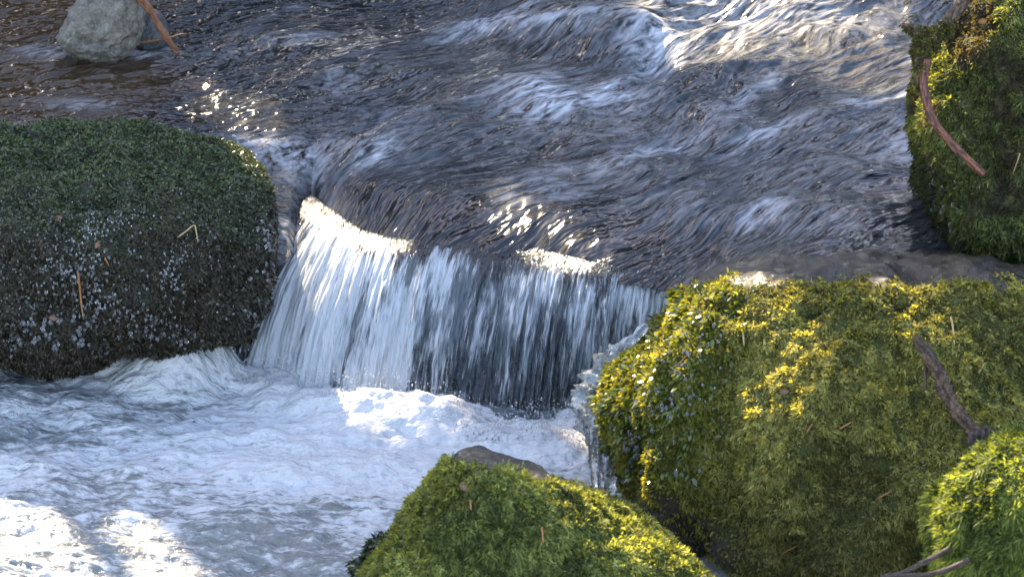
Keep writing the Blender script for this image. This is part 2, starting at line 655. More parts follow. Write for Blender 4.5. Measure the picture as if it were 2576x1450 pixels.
SX, SY, SZ = build_stream()


def stream_z(x, y):
    i = min(max(int(np.searchsorted(SX, x)) - 1, 0), len(SX) - 2)
    j = min(max(int(np.searchsorted(SY, y)) - 1, 0), len(SY) - 2)
    return float(SZ[i, j])


# ---- the falling sheet: streamlines from above the lip down to the pool
def build_falls():
    ks = np.array([k[0] for k in KEYS])
    B = LIP + np.array([0, 0, 0.002])
    Cc = np.array([at_z(k[3], k[4], -0.02) for k in KEYS])
    ns, nt = 620, 150
    s = np.linspace(0, 1, ns)
    t = np.linspace(-0.35, 1, nt)

    def ip(A):
        # smooth through the keys
        fine = np.stack([np.interp(s, ks, A[:, c]) for c in range(3)], 1)
        k = np.hanning(71)
        k /= k.sum()
        pad = np.concatenate([fine[:1] + (np.arange(-35, 0)[:, None]) * (fine[1] - fine[0]), fine, fine[-1:] + (np.arange(1, 36)[:, None]) * (fine[-1] - fine[-2])])
        return np.stack([np.convolve(pad[:, c], k, 'valid') for c in range(3)], 1)
    b, c = ip(B), ip(Cc)
    S, T = np.meshgrid(s, t, indexing='ij')
    sx = b[:, 0]
    tt = np.clip(T, 0, None)[..., None]
    # a slow sheet leaves the lip flat and steepens
    k0 = 0.34 + 0.08 * sstep(0.1, 0.4, S)
    z = b[:, None, 2] + (c[:, None, 2] - b[:, None, 2]) * (k0 * tt[..., 0] + (1 - k0) * tt[..., 0] ** 2)
    xy = b[:, None, :2] + (c[:, None, :2] - b[:, None, :2]) * (tt ** 0.92)
    up = np.clip(-T, 0, None)
    xy = xy + up[..., None] * np.array([0.12, 0.34])
    z = z - up * 0.16 + 0.002 + 0.006 * sstep(0.0, 0.2, T)
    P = np.concatenate([xy, z[..., None]], 2)
    du = np.gradient(P, axis=0)
    dv = np.gradient(P, axis=1)
    N = np.cross(du, dv)
    N /= np.linalg.norm(N, axis=2)[..., None] + 1e-9
    N *= np.sign(N[..., 1:2] * -1 + 1e-9)          # towards the front
    u = (np.cumsum(np.concatenate([[0], np.linalg.norm(np.diff(b, axis=0), axis=1)])))
    Um = np.repeat(u[:, None], nt, 1)
    uf, tf = Um.ravel(), T.ravel()
    d = 0.012 * fbm(P3(uf * 20, tf * 0.9, 3.0), 2) + 0.011 * ridged(P3(uf * 60, tf * 1.6, 6.0), 2) + 0.004 * perlin(P3(uf * 200, tf * 3.5, 2.0))
    grow = sstep(-0.05, 0.6, tf)
    P0 = P
    P = P + (d * (0.12 + grow)).reshape(T.shape)[..., None] * N
    # density: gauzy and whole on the left, in strands on the right that thin out low down
    Sf = S.ravel()
    start = 0.15 + 0.14 * fbm(P3(uf * 9, uf * 0, 5.0), 2) + 0.07 * perlin(P3(uf * 50, uf * 0, 2.0)) - 0.08 * sstep(0.25, 0.0, Sf)
    dens = 0.56 + 0.20 * sstep(0.0, 0.22, tf - start) + 0.06 * sstep(0.5, 0.25, Sf)
    dens -= 0.30 * sstep(start + 0.04, start - 0.12, tf)
    dens -= 0.07 * sstep(0.25, 0.5, tf) * sstep(0.40, 0.6, Sf)
    dens -= 0.17 * sstep(0.45, 1.0, tf + 0.18 * fbm(P3(uf * 16, uf * 0, 9.0), 2)) * sstep(0.28, 0.5, Sf)
    dens -= 0.10 * sstep(0.7, 1.0, tf) * sstep(0.12, 0.0, Sf)
    dens += 0.10 * fbm(P3(uf * 12, tf * 1.2, 12.0), 2)
    dens -= 0.12 * np.exp(-0.5 * (((Sf - 0.62) / 0.12) ** 2 + ((tf - 0.95) / 0.16) ** 2))
    dens -= 0.3 * sstep(0.03, 0.0, Sf) + 0.2 * sstep(0.95, 1.0, Sf)
    F = grid_faces(ns, nt)[:, ::-1]
    vn = vnormals(P.reshape(-1, 3), F)
    if vn[:, 1].mean() > 0:
        F = F[:, ::-1]
    # a second, thinner layer of water runs behind the first
    d2 = 0.012 * fbm(P3(uf * 24 + 40, tf * 1.0, 13.0), 2) + 0.010 * ridged(P3(uf * 55 + 9, tf * 1.5, 26.0), 2)
    Q = P0 + ((d2 - 0.026 * sstep(0.0, 0.3, tf)) * (0.12 + grow)).reshape(T.shape)[..., None] * N
    Q[..., 2] -= 0.004
    V = np.concatenate([P.reshape(-1, 3), Q.reshape(-1, 3)])
    fl2 = np.concatenate([np.stack([uf, tf, 0 * uf], 1), np.stack([uf + 7.3, tf + 0.4, 0 * uf], 1)])
    o = mesh_obj('waterfall', V, np.concatenate([F, F + len(uf)]), M['falls'], attrs={
        'flow': fl2, 'foam': np.concatenate([dens, dens - 0.03])})
    tag(o, 'low waterfall pouring in white strands over the dark ledge', 'waterfall', kind='structure')
    return o


FALLS = build_falls()


# ---- the pool below: foam and churned water
def build_pool():
    xs = nonuni(-4.0, -1.16, 0.92, 2.5, 0.0042)
    ys = nonuni(-5.0, -1.00, 0.16, 0.5, 0.0048)
    X, Y = np.meshgrid(xs, ys, indexing='ij')
    x, y = X.ravel(), Y.ravel()
    w = 0.06 * fbm(P3(x * 3, y * 3, 60.0), 2)
    h = 0.020 * fbm(P3(x * 4.2, y * 7 + w, 1.0), 3)
    near = sstep(-0.75, -0.05, y)
    h += (0.007 + 0.005 * near) * fbm(P3(x * 12 + w * 4, y * 24 + w * 6, 4.0), 3)
    st = ridged(P3(x * 20 + w * 8, y * 62 + x * 12, 7.0), 3, 0.6)
    h += (0.0070 - 0.0042 * near) * st
    h += 0.0022 * perlin(P3(x * 80, y * 190 + x * 30, 3.0))
    foam = 0.62 + 0.20 * near + 0.30 * fbm(P3(x * 3.5 + w * 3, y * 7, 11.0), 3) + 0.16 * fbm(P3(x * 14, y * 40 + x * 8, 15.0), 3)

    def spot(px, py, sx, sy, hh, f):
        nonlocal h, foam
        p = at_z(px, py, 0.0)
        rough = 1 + 0.35 * fbm(P3(x * 16, y * 30, px * 0.013), 3)
        g = gauss(x, y, p[0], p[1], sx, sy)
        h += hh * g * rough
        foam += f * g
    # white boil under the fall
    for px, py, sx, sy, hh in ((700, 960, 0.05, 0.04, 0.03), (840, 1020, 0.09, 0.05, 0.025), (980, 1030, 0.08, 0.05, 0.03),
                               (1090, 1060, 0.06, 0.05, 0.035), (1230, 1120, 0.08, 0.04, 0.012), (1330, 1110, 0.05, 0.04, 0.02), (1440, 1120, 0.05, 0.04, 0.02),
                               (300, 920, 0.10, 0.04, 0.02), (900, 1130, 0.20, 0.10, 0.015)):
        spot(px, py, sx, sy, hh, 0.45)
    spot(1050, 1150, 0.28, 0.14, 0.0, 0.25)
    # the splash hump against the dark boulder
    spot(480, 945, 0.055, 0.050, 0.105, -0.22)
    spot(400, 950, 0.055, 0.05, 0.050, -0.05)
    spot(535, 940, 0.030, 0.04, 0.050, 0.0)
    # darker, clearer water
    for px, py, sx, sy, f in ((40, 1085, 0.09, 0.05, -0.75), (700, 1330, 0.10, 0.07, -0.26), (230, 1190, 0.07, 0.04, -0.35),
                              (80, 905, 0.10, 0.05, -0.7), (560, 1400, 0.12, 0.10, -0.18), (230, 1400, 0.22, 0.14, -0.28), (820, 1260, 0.07, 0.05, -0.3),
                              (620, 1110, 0.10, 0.03, -0.25), (1250, 1130, 0.03, 0.02, -0.2), (860, 1420, 0.12, 0.08, -0.25), (100, 1300, 0.12, 0.07, -0.25),
                              (440, 1020, 0.05, 0.02, -0.3), (1240, 1080, 0.06, 0.035, -0.75)):
        spot(px, py, sx, sy, 0.0, f)
    foam = np.clip(foam, 0.16, None)
    foam -= 1.3 * sstep(0.18, 0.30, x) * sstep(-0.42, -0.52, y)  # foam taken out to paint the dark shade under the right boulder
    z = -0.012 + h
    V = np.stack([x, y, z], 1)
    o = mesh_obj('pool', V, grid_faces(len(xs), len(ys)), M['pool'], attrs={
        'flow': np.stack([x + w * 0.5, y + 0.22 * x * 0.4 + w * 0.3, 0 * x], 1), 'foam': foam})
    tag(o, 'churning pool of white foam below the fall', 'pool', kind='structure')


build_pool()


# ---- the ground: one sheet from bank to bank
def build_ground():
    xs = nonuni(-60, -2.6, 2.6, 60, 0.08, 1.25)
    ys = nonuni(-30, -2.0, 3.0, 90, 0.08, 1.25)
    X, Y = np.meshgrid(xs, ys, indexing='ij')
    x, y = X.ravel(), Y.ravel()
    bed = np.where(y > 0.35, 0.14 + 0.07 * y, -0.28)
    t = sstep(0.15, 0.45, y)
    bed = -0.28 * (1 - t) + (0.13 + 0.08 * y) * t
    bed = np.where(y > 10, 0.93 + 0.02 * (y - 10), bed)
    cxr = 1.55 + 0.25 * np.sin(y * 1.3)
    cxl = -2.3 + 0.3 * np.sin(y * 0.9 + 1)
    bank = np.clip(x - cxr, 0, None) * 0.35 + np.clip(cxl - x, 0, None) * 0.35
    bank = 1.6 * np.tanh(bank / 1.6) * np.where(y > -2.5, 1, 0.4)
    z = bed + bank + 0.05 * fbm(P3(x * 1.2, y * 1.2, 3.0), 4)
    # keep the viewer's own place clear
    o = mesh_obj('ground', np.stack([x, y, z], 1), grid_faces(len(xs), len(ys)), M['ground'])
    tag(o, 'dark stream bed and mossy forest floor of the banks', 'ground', kind='structure')


build_ground()


# ================================================================ BOULDERS
_ico = {}


def ico(sub):
    if sub not in _ico:
        import bmesh
        bm = bmesh.new()
        bmesh.ops.create_icosphere(bm, subdivisions=sub, radius=1.0)
        V = np.array([v.co[:] for v in bm.verts])
        F = np.array([[v.index for v in f.verts] for f in bm.faces])
        bm.free()
        _ico[sub] = (V, F)
    return _ico[sub]


def boulder_shape(outline, centre, depth, front, back, sub=5, ex=0.75, ez=0.8, rough=0.02, fine=0.006, seed=0.0, bulges=(), tilt=0.0, topback=None, footback=None):
    """A stone whose profile, seen from the viewer's side, follows OUTLINE (photo pixels), lying at DEPTH metres,
    FRONT / BACK metres thick."""
    D, F = ico(sub)
    ol = np.array(outline, float)
    c = np.array(centre, float)
    k = depth * TAN / 1288.0
    q = (ol - c) * [1, -1] * k
    ang = np.arctan2(q[:, 1], q[:, 0])
    rad = np.hypot(q[:, 0], q[:, 1])
    o = np.argsort(ang)
    ang, rad = ang[o], rad[o]
    aa = np.linspace(-math.pi, math.pi, 721)[:-1]
    rr = np.interp(aa, np.concatenate([ang - 2 * math.pi, ang, ang + 2 * math.pi]), np.tile(rad, 3))
    ker = np.hanning(17)
    ker /= ker.sum()
    rr = np.convolve(np.concatenate([rr[-8:], rr, rr[:8]]), ker, 'valid')
    # camera frame directions: x right, y up, z to the viewer
    phi = np.arctan2(D[:, 2], D[:, 0])
    s = np.hypot(D[:, 0], D[:, 2])
    w = -D[:, 1]
    R = np.interp(phi, np.append(aa, math.pi), np.append(rr, rr[0]))
    rp = R * np.clip(s, 0, 1) ** ex
    dz = np.sign(w) * np.abs(w) ** ez * np.where(w > 0, front, back)
    X, Yv = rp * np.cos(phi), rp * np.sin(phi)
    dz = dz - tilt * Yv
    if topback:
        dz = dz - topback[0] * sstep(topback[1], topback[2], Yv)
    if footback:
        dz = dz - footback[0] * sstep(footback[1], footback[2], Yv)
    c0 = at_depth(c[0], c[1], depth)
    fac = (depth - dz) / depth                     # keeps the profile true in perspective
    P = c0 + (X * fac)[:, None] * RGT + (Yv * fac)[:, None] * UPV - dz[:, None] * FWD
    n = vnormals(P, F)
    edge = np.clip(np.abs(w) * 2.2, 0.25, 1)
    d = rough * fbm(P * 7 + seed, 3) * edge + fine * fbm(P * 34 + seed, 3)
    for (px, py, r, a) in bulges:
        qx, qy = to_px(P)
        g = np.exp(-0.5 * (((qx - px) ** 2 + (qy - py) ** 2) / r ** 2)) * (w > 0)
        d = d + a * g
    P = P + n * d[:, None]
    return P, F


def moss_blades(P, F, n, colour, length, width, mask=None, seed=1, droop=0.5, lift=0.6, clump=22.0, face_min=-0.25, spread=0.8):
    """N little shoots over the surface: arrays of verts, faces and tints. COLOUR(points, rnd) -> (n,3)"""
    g = np.random.default_rng(seed)
    tri = P[F]
    cr = np.cross(tri[:, 1] - tri[:, 0], tri[:, 2] - tri[:, 0])
    area = np.linalg.norm(cr, axis=1) * 0.5
    fn = cr / (area[:, None] * 2 + 1e-12)
    mid = tri.mean(1)
    toc = CAM - mid
    toc /= np.linalg.norm(toc, axis=1)[:, None]
    w = area * ((fn * toc).sum(1) > face_min)
    qx, qy = to_px(mid)
    w = w * ((qx > -260) & (qx < 2840) & (qy > -220) & (qy < 1680))
    if mask is not None:
        w = w * np.clip(mask(mid, fn, qx, qy), 0, None)
    w /= w.sum()
    f = g.choice(len(F), n, p=w)
    a, b = g.random(n), g.random(n)
    fl = a + b > 1
    a[fl], b[fl] = 1 - a[fl], 1 - b[fl]
    base = tri[f, 0] + a[:, None] * (tri[f, 1] - tri[f, 0]) + b[:, None] * (tri[f, 2] - tri[f, 0])
    vn = vnormals(P, F)
    nr = vn[F[f, 0]] * (1 - a - b)[:, None] + vn[F[f, 1]] * a[:, None] + vn[F[f, 2]] * b[:, None]
    nr /= np.linalg.norm(nr, axis=1)[:, None]
    # shoots of a cushion lean the same way
    lean = np.stack([fbm(base * clump * 1.6 + 3, 3), fbm(base * clump * 1.6 + 31, 3), fbm(base * clump * 1.6 + 57, 3)], 1) * 1.0
    cush = fbm(base * clump * 1.7 + 77, 3)
    dirv = nr * lift + lean + g.normal(size=(n, 3)) * 0.70 * spread + np.array([0, 0, -droop])
    dirv -= nr * np.clip((dirv * nr).sum(1) - 1, None, 0)[:, None] * 0.0
    below = (dirv * nr).sum(1)
    dirv += nr * np.clip(0.15 - below, 0, None)[:, None]
    dirv /= np.linalg.norm(dirv, axis=1)[:, None]
    L = length * (0.55 + 0.9 * g.random(n)) * (1 + 0.5 * np.clip(cush, -0.8, 1))
    W = width * (0.6 + 0.8 * g.random(n))
    side = np.cross(dirv, nr + g.normal(size=(n, 3)) * 0.7)
    side /= np.linalg.norm(side, axis=1)[:, None] + 1e-9
    root = base + nr * ((np.clip(cush, -0.5, 1) + 0.45) * 0.75 * length)[:, None] - nr * 0.001
    bend = nr * 0.25 - np.array([0, 0, 0.35])
    p0 = root
    p1 = root + dirv * (L * 0.5)[:, None]
    p2 = root + dirv * (L * 0.9)[:, None] + bend * (L * 0.28)[:, None]
    hw = (W * 0.5)[:, None]
    V = np.stack([p0 - side * hw * 0.6, p0 + side * hw * 0.6, p1 + side * hw, p1 - side * hw, p2], 1).reshape(-1, 3)
    i = np.arange(n)[:, None] * 5
    quads = i + np.array([0, 1, 2, 3])
    tris = i + np.array([3, 2, 4])
    col = colour(base, g.random(n), cush, nr)
    col = np.repeat(np.concatenate([col, np.ones((n, 1))], 1), 5, 0)
    return V, [quads, tris], col


def add_moss(parent, mat, **kw):
    V, Fs, col = moss_blades(**kw)
    o = mesh_obj('moss', V, Fs, mat, parent=parent, smooth=True, attrs={'tint': col})
    tag(o, kind='stuff')
    return o


def lerp3(a, b, t):
    return np.array(a) * (1 - t)[:, None] + np.array(b) * t[:, None]


def moss_colour(dark, mid, light, scale=6.0, off=0.0):
    def f(p, r, cush, nr):
        big = sstep(-0.5, 0.6, fbm(p * scale + off, 3))
        fine = fbm(p * 75 + off + 5, 2)
        t = np.clip(big * 0.5 + 0.15 + 0.45 * (r - 0.5) + 0.25 * cush + 0.38 * fine, 0, 1)
        c = np.where((t < 0.5)[:, None], lerp3(dark, mid, t * 2), lerp3(mid, light, t * 2 - 1))
        br = sstep(0.35, 0.8, fbm(p * scale * 2.3 + off + 40, 3))[:, None]
        c = c * (1 - br * 0.3) + np.array([0.060, 0.050, 0.018]) * br * 0.3
        return c * (0.45 + 1.1 * np.random.default_rng(3).random(len(p)))[:, None]
    return f


# ---- the large dark boulder on the left, set with frozen drops
LEFT_OUT = [(-420, 420), (-300, 345), (0, 322), (200, 322), (400, 334), (510, 350), (592, 392), (648, 455), (676, 540), (680, 640), (655, 740), (610, 850),
            (560, 845), (300, 882), (0, 905), (-300, 910), (-450, 800)]
P_l, F_l = boulder_shape(LEFT_OUT, (150, 640), 7.02, 0.17, 0.34, sub=6, ex=0.85, ez=0.85, rough=0.045, fine=0.008, seed=3.0, tilt=-0.22, topback=(0.34, 0.02, 0.27))
left_boulder = mesh_obj('boulder', P_l, F_l, M['dark_soil'])
tag(left_boulder, 'large dark wet boulder at the left, green on top and set with frozen drops', 'boulder')


def left_col(p, r, cush, nr):
    qx, qy = to_px(p)
    top = sstep(0.15, 0.75, nr[:, 2] + 0.25 * fbm(p * 9, 2)) * sstep(720, 350, qy + 110 * fbm(p * 6 + 2, 3))
    c = lerp3((0.014, 0.0125, 0.008), (0.046, 0.040, 0.024), np.clip(r + 0.3 * cush, 0, 1))
    gcol = lerp3((0.030, 0.038, 0.015), (0.085, 0.108, 0.042), np.clip(r + 0.3 * cush, 0, 1))
    c = c * (1 - top[:, None]) + gcol * top[:, None]
    return c


add_moss(left_boulder, M['dark_moss'], P=P_l, F=F_l, n=110000, colour=left_col, length=0.0075, width=0.0035, seed=21, droop=0.55, lift=0.5, clump=40.0, spread=1.3)


def beads(P, F, n, rlo, rhi, mask, seed, parent, out=0.003):
    g = np.random.default_rng(seed)
    V, Fs, col = moss_blades(P=P, F=F, n=n, colour=lambda p, r, c, m: np.zeros((len(p), 3)), length=0.005, width=0.002, mask=mask, seed=seed, clump=30.0)
    base = V.reshape(-1, 5, 3)[:, 2]
    D, IF = ico(2)
    vn = CAM - base
    vn /= np.linalg.norm(vn, axis=1)[:, None]
    rad = rlo + (rhi - rlo) * g.random(n) ** 2.5
    st = np.stack([0.8 + 0.4 * g.random(n), 0.8 + 0.4 * g.random(n), 0.9 + 0.8 * g.random(n)], 1)
    BV = (base + vn * out)[:, None, :] + D[None] * (rad[:, None] * st)[:, None, :]
    BF = (np.arange(n)[:, None, None] * len(D) + IF[None]).reshape(-1, 3)
    o = mesh_obj('frozen_drops', BV.reshape(-1, 3), BF, M['bead'], parent=parent)
    tag(o, kind='stuff')


def left_bead_mask(mid, fn, qx, qy):
    return sstep(380, 560, qy) * sstep(900, 820, qy) * (0.12 + sstep(-0.1, 0.6, fbm(mid * 8 + 5, 3)) + 0.5 * sstep(400, 100, qx))


beads(P_l, F_l, 2300, 0.0011, 0.0046, left_bead_mask, 31, left_boulder, 0.005)

# ---- the grey boulder far left and the dark stone beside it
P_g, F_g = boulder_shape([(150, 100), (158, 70), (172, 35), (195, -5), (235, -45), (300, -55), (345, -25), (352, 30), (346, 90), (330, 135), (270, 165), (200, 155), (160, 130)],
                         (255, 60), 7.86, 0.10, 0.12, sub=6, ex=0.62, ez=0.7, rough=0.030, fine=0.009, seed=9.0)
grey_boulder = mesh_obj('boulder', P_g, F_g, M['grey_rock'])
tag(grey_boulder, 'pale grey dry boulder standing out of the dark water', 'boulder')
P_d, F_d = boulder_shape([(318, 110), (335, 45), (365, 20), (400, 30), (420, 60), (432, 95), (415, 130), (370, 140)], (375, 85), 7.93, 0.05, 0.05, sub=4, rough=0.012, fine=0.004, seed=14.0)
dark_stone = mesh_obj('stone', P_d, F_d, M['wet_rock'])
tag(dark_stone, 'small black wet stone beside the pale grey boulder, under a twig', 'stone')

# ---- the ledge that the water falls over, and the stones at its foot
P_e, F_e = boulder_shape([(560, 1000), (690, 790), (800, 700), (1000, 690), (1250, 700), (1480, 735), (1700, 765), (1800, 810), (1760, 1050), (1500, 1180), (1200, 1200), (900, 1120), (700, 1050)],
                         (1200, 880), 7.22, 0.02, 0.25, sub=6, ex=0.6, ez=0.6, rough=0.02, fine=0.010, seed=4.0, tilt=0.36)
ledge = mesh_obj('rock_ledge', P_e, F_e, M['wet_rock'])
tag(ledge, 'dark wet rock ledge behind the falling water', 'rock')
for k, (ol, ce, dep, fr, lab) in enumerate((
        ([(970, 1000), (1000, 935), (1050, 915), (1110, 930), (1150, 985), (1140, 1060), (1040, 1080)], (1060, 995), 7.05, 0.04,
         'rounded dark stone at the foot of the fall beside the white foam'),
        ([(1140, 1060), (1180, 960), (1260, 915), (1360, 930), (1420, 990), (1400, 1100), (1260, 1140)], (1275, 1030), 7.03, 0.05,
         'black wet stone under the middle strands of the fall'),
        ([(1370, 1090), (1400, 1000), (1450, 960), (1520, 980), (1550, 1050), (1520, 1140), (1430, 1150)], (1455, 1060), 7.00, 0.05,
         'black wet stone at the foot of the fall next to the icicles'))):
    Pq, Fq = boulder_shape(ol, ce, dep, fr, 0.10, sub=5, rough=0.030, fine=0.012, seed=20.0 + k)
    tag(mesh_obj('stone', Pq, Fq, M['wet_rock']), lab, 'stone', 'dark stones at the foot of the fall')

# ---- the big mossy boulder on the right
RIGHT_OUT = [(1600, 1330), (1560, 1230), (1530, 1130), (1500, 1050), (1520, 985), (1580, 920), (1640, 862), (1695, 812), (1770, 752), (1850, 708), (1950, 682), (2100, 666),
             (2300, 665), (2576, 680), (2800, 700), (2950, 800), (2980, 1100), (2900, 1400), (2500, 1560), (2100, 1600), (1850, 1540), (1720, 1440)]
P_r, F_r = boulder_shape(RIGHT_OUT, (2150, 1080), 6.55, 0.42, 0.50, sub=6, ex=0.8, ez=0.85, rough=0.045, fine=0.010, seed=7.0, tilt=0.10, topback=(0.22, 0.22, 0.36), footback=(0.10, -0.10, -0.40),
                         bulges=[(1800, 800, 80, 0.04), (1700, 960, 55, 0.05), (1590, 1000, 45, 0.03), (1660, 830, 50, -0.02), (1950, 740, 120, 0.02), (1900, 1000, 70, -0.03),
                                 (2050, 1060, 130, 0.03), (2250, 950, 70, -0.02), (1750, 1250, 90, -0.03), (2430, 850, 100, 0.02)])



def wet_left(qx, qy):
    return sstep(1900, 1650, qx + 0.25 * (qy - 950)) * sstep(1260, 1100, qy)


def right_mask(mid, fn, qx, qy):
    edge = 712 + 25 * fbm(mid * 12, 2) + 35 * sstep(1750, 1600, qx)
    m = sstep(edge - 8, edge + 18, qy)
    low = sstep(1190, 1290, qy + 45 * fbm(mid * 9 + 3, 3)) * sstep(1930, 1740, qx + 60 * fbm(mid * 7 + 6, 3) - 0.35 * np.clip(qy - 1290, 0, None))
    return m * (1 - 0.93 * low)


right_boulder = mesh_obj('boulder', P_r, F_r, M['bed'], attrs={'mossy': np.clip(right_mask(P_r, None, *to_px(P_r)) * 1.8, 0, 1)})
tag(right_boulder, 'biggest boulder, thick green moss over it, icicles on its left edge', 'boulder')


base_r = moss_colour((0.085, 0.088, 0.028), (0.245, 0.235, 0.078), (0.37, 0.355, 0.125), 5.0)


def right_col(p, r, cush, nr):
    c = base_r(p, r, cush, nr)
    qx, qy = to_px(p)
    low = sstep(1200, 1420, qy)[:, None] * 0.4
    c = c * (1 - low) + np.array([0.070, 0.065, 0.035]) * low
    sunlit_left = sstep(1960, 1700, qx)[:, None]  # yellower tint put into the moss for the sunlit left side
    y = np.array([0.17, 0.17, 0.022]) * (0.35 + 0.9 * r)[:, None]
    return c * (1 - 0.55 * sunlit_left) + y * 0.55 * sunlit_left


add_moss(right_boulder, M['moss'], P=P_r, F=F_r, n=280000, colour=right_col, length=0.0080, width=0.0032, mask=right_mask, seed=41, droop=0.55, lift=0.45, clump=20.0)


def wet_mask(mid, fn, qx, qy):
    return wet_left(qx, qy) * right_mask(mid, fn, qx, qy)


V, Fs, col = moss_blades(P=P_r, F=F_r, n=16000, colour=lambda p, r, c, m: np.array([0.10, 0.12, 0.015]) * (0.3 + r)[:, None], length=0.011, width=0.006, mask=wet_mask, seed=43, droop=0.7, lift=0.8, clump=26)
tag(mesh_obj('wet_moss_leaves', V, Fs, M['wet_moss'], parent=right_boulder, attrs={'tint': col}), kind='stuff')
beads(P_r, F_r, 900, 0.0012, 0.0048, lambda mid, fn, qx, qy: wet_mask(mid, fn, qx, qy) * (0.15 + sstep(0.0, 0.6, fbm(mid * 11 + 8, 3))), 44, right_boulder, 0.006)

# ---- the boulder in the foreground
FRONT_OUT = [(900, 1480), (950, 1400), (1005, 1345), (1035, 1285), (1064, 1240), (1098, 1205), (1130, 1165), (1160, 1143), (1200, 1138), (1250, 1148), (1320, 1172), (1400, 1212),
             (1480, 1243), (1560, 1280), (1640, 1335), (1710, 1390), (1780, 1460), (1850, 1560), (1820, 1660), (1400, 1720), (1000, 1700), (860, 1600)]
P_f, F_f = boulder_shape(FRONT_OUT, (1300, 1440), 5.98, 0.22, 0.30, sub=6, ex=0.72, ez=0.75, rough=0.022, fine=0.007, seed=12.0, tilt=-0.10, bulges=[(1560, 1330, 60, -0.015), (1150, 1330, 120, 0.015)])



def front_mask(mid, fn, qx, qy):
    edge = 1195 + 14 * fbm(mid * 14, 2) + 0.50 * np.clip(qx - 1270, 0, None) * sstep(1700, 1400, qx) + 40 * sstep(1600, 1750, qx) * 0
    edge2 = np.interp(qx, [900, 1090, 1130, 1200, 1300, 1400, 1500, 1600, 1780], [1100, 1140, 1158, 1172, 1178, 1210, 1242, 1278, 1430])
    return sstep(edge2 - 6, edge2 + 16, qy + 14 * fbm(mid * 14, 2))


front_boulder = mesh_obj('boulder', P_f, F_f, M['bed'], attrs={'mossy': front_mask(P_f, None, *to_px(P_f))})
tag(front_boulder, 'foreground boulder with a bare wet crown and a sunlit strip of moss', 'boulder')
add_moss(front_boulder, M['moss'], P=P_f, F=F_f, n=140000, colour=moss_colour((0.062, 0.080, 0.028), (0.180, 0.205, 0.068), (0.29, 0.32, 0.12), 6.0, 9.0),
         length=0.0085, width=0.0028, mask=front_mask, seed=51, droop=0.5, lift=0.5, clump=24.0)

# ---- little tuft of glazed moss on the foreground boulder's left foot
P_t, F_t = boulder_shape([(905, 1470), (930, 1400), (965, 1350), (1005, 1342), (1035, 1390), (1020, 1480), (950, 1530)], (970, 1430), 5.99, 0.05, 0.05, sub=4, seed=15.0)
tuft = mesh_obj('stone', P_t, F_t, M['dark_soil'])
tag(tuft, 'small stone with dark glazed moss at the left foot of the foreground boulder', 'stone')
add_moss(tuft, M['wet_moss'], P=P_t, F=F_t, n=6000, colour=moss_colour((0.010, 0.018, 0.008), (0.025, 0.038, 0.016), (0.05, 0.07, 0.03), 9.0), length=0.012, width=0.005, seed=52, clump=30)
beads(P_t, F_t, 40, 0.002, 0.007, None, 53, tuft, 0.008)

# ---- the mossy boulder in the lower right corner
P_c, F_c = boulder_shape([(2350, 1300), (2385, 1225), (2440, 1160), (2510, 1110), (2600, 1075), (2720, 1070), (2850, 1150), (2900, 1400), (2800, 1650), (2560, 1700), (2430, 1600), (2390, 1450), (2360, 1370)],
                         (2600, 1370), 5.82, 0.16, 0.2, sub=6, rough=0.02, fine=0.007, seed=16.0, tilt=-0.2)
corner_boulder = mesh_obj('boulder', P_c, F_c, M['soil_rock'])
tag(corner_boulder, 'shaggy bright moss boulder cut off by the lower right corner', 'boulder')
add_moss(corner_boulder, M['moss'], P=P_c, F=F_c, n=70000, colour=moss_colour((0.055, 0.075, 0.022), (0.15, 0.190, 0.050), (0.26, 0.30, 0.09), 7.0, 5.0),
         length=0.012, width=0.0028, seed=55, droop=0.75, lift=0.6, clump=16.0, spread=0.7)

# ---- the mossy boulder behind on the right
REAR_OUT = [(2420, 640), (2385, 570), (2360, 500), (2345, 440), (2325, 370), (2312, 300), (2320, 230), (2345, 150), (2370, 90), (2420, 20), (2480, -70), (2600, -160), (2800, -200),
            (3000, -50), (3050, 300), (2950, 600), (2700, 660), (2550, 660)]
P_b, F_b = boulder_shape(REAR_OUT, (2640, 270), 6.98, 0.24, 0.4, sub=6, ex=0.7, ez=0.72, rough=0.04, fine=0.010, seed=25.0, tilt=-0.15)
rear_boulder = mesh_obj('boulder', P_b, F_b, M['soil_rock'])
tag(rear_boulder, 'tall moss and soil covered boulder at the upper right with a reddish stick', 'boulder')


def rear_col(p, r, cush, nr):
    c = moss_colour((0.050, 0.060, 0.024), (0.135, 0.155, 0.050), (0.24, 0.26, 0.09), 6.0, 13.0)(p, r, cush, nr)
    qx, qy = to_px(p)
    soil = sstep(0.0, 0.35, fbm(p * 9 + 4, 3) + 0.55 * gauss(qx, qy, 2470, 110, 70, 70) - 0.10)[:, None] * 0.9
    c = c * (1 - soil) + lerp3((0.020, 0.017, 0.015), (0.075, 0.055, 0.042), r) * soil
    wet = sstep(2430, 2340, qx - (qy - 480) * 0.25)[:, None] * sstep(330, 450, qy)[:, None]
    return c * (1 - wet * 0.75) + np.array([0.014, 0.024, 0.016]) * wet * 0.75


add_moss(rear_boulder, M['moss'], P=P_b, F=F_b, n=85000, colour=rear_col, length=0.0095, width=0.0032, seed=61, droop=0.5, lift=0.5, clump=22.0,
         mask=lambda mid, fn, qx, qy: 1.0 - 0.6 * sstep(0.25, 0.5, fbm(mid * 9 + 4, 3)))
beads(P_b, F_b, 60, 0.002, 0.006, lambda mid, fn, qx, qy: sstep(2480, 2380, qx) * sstep(380, 450, qy), 62, rear_boulder, 0.006)


# ---- unseen conifers upstream: boughs shaped to place the shade, mirrored in the ripples
A1 = np.cross(SUNV, [0, 0, 1.0])
A1 /= np.linalg.norm(A1)
A2 = np.cross(A1, SUNV)


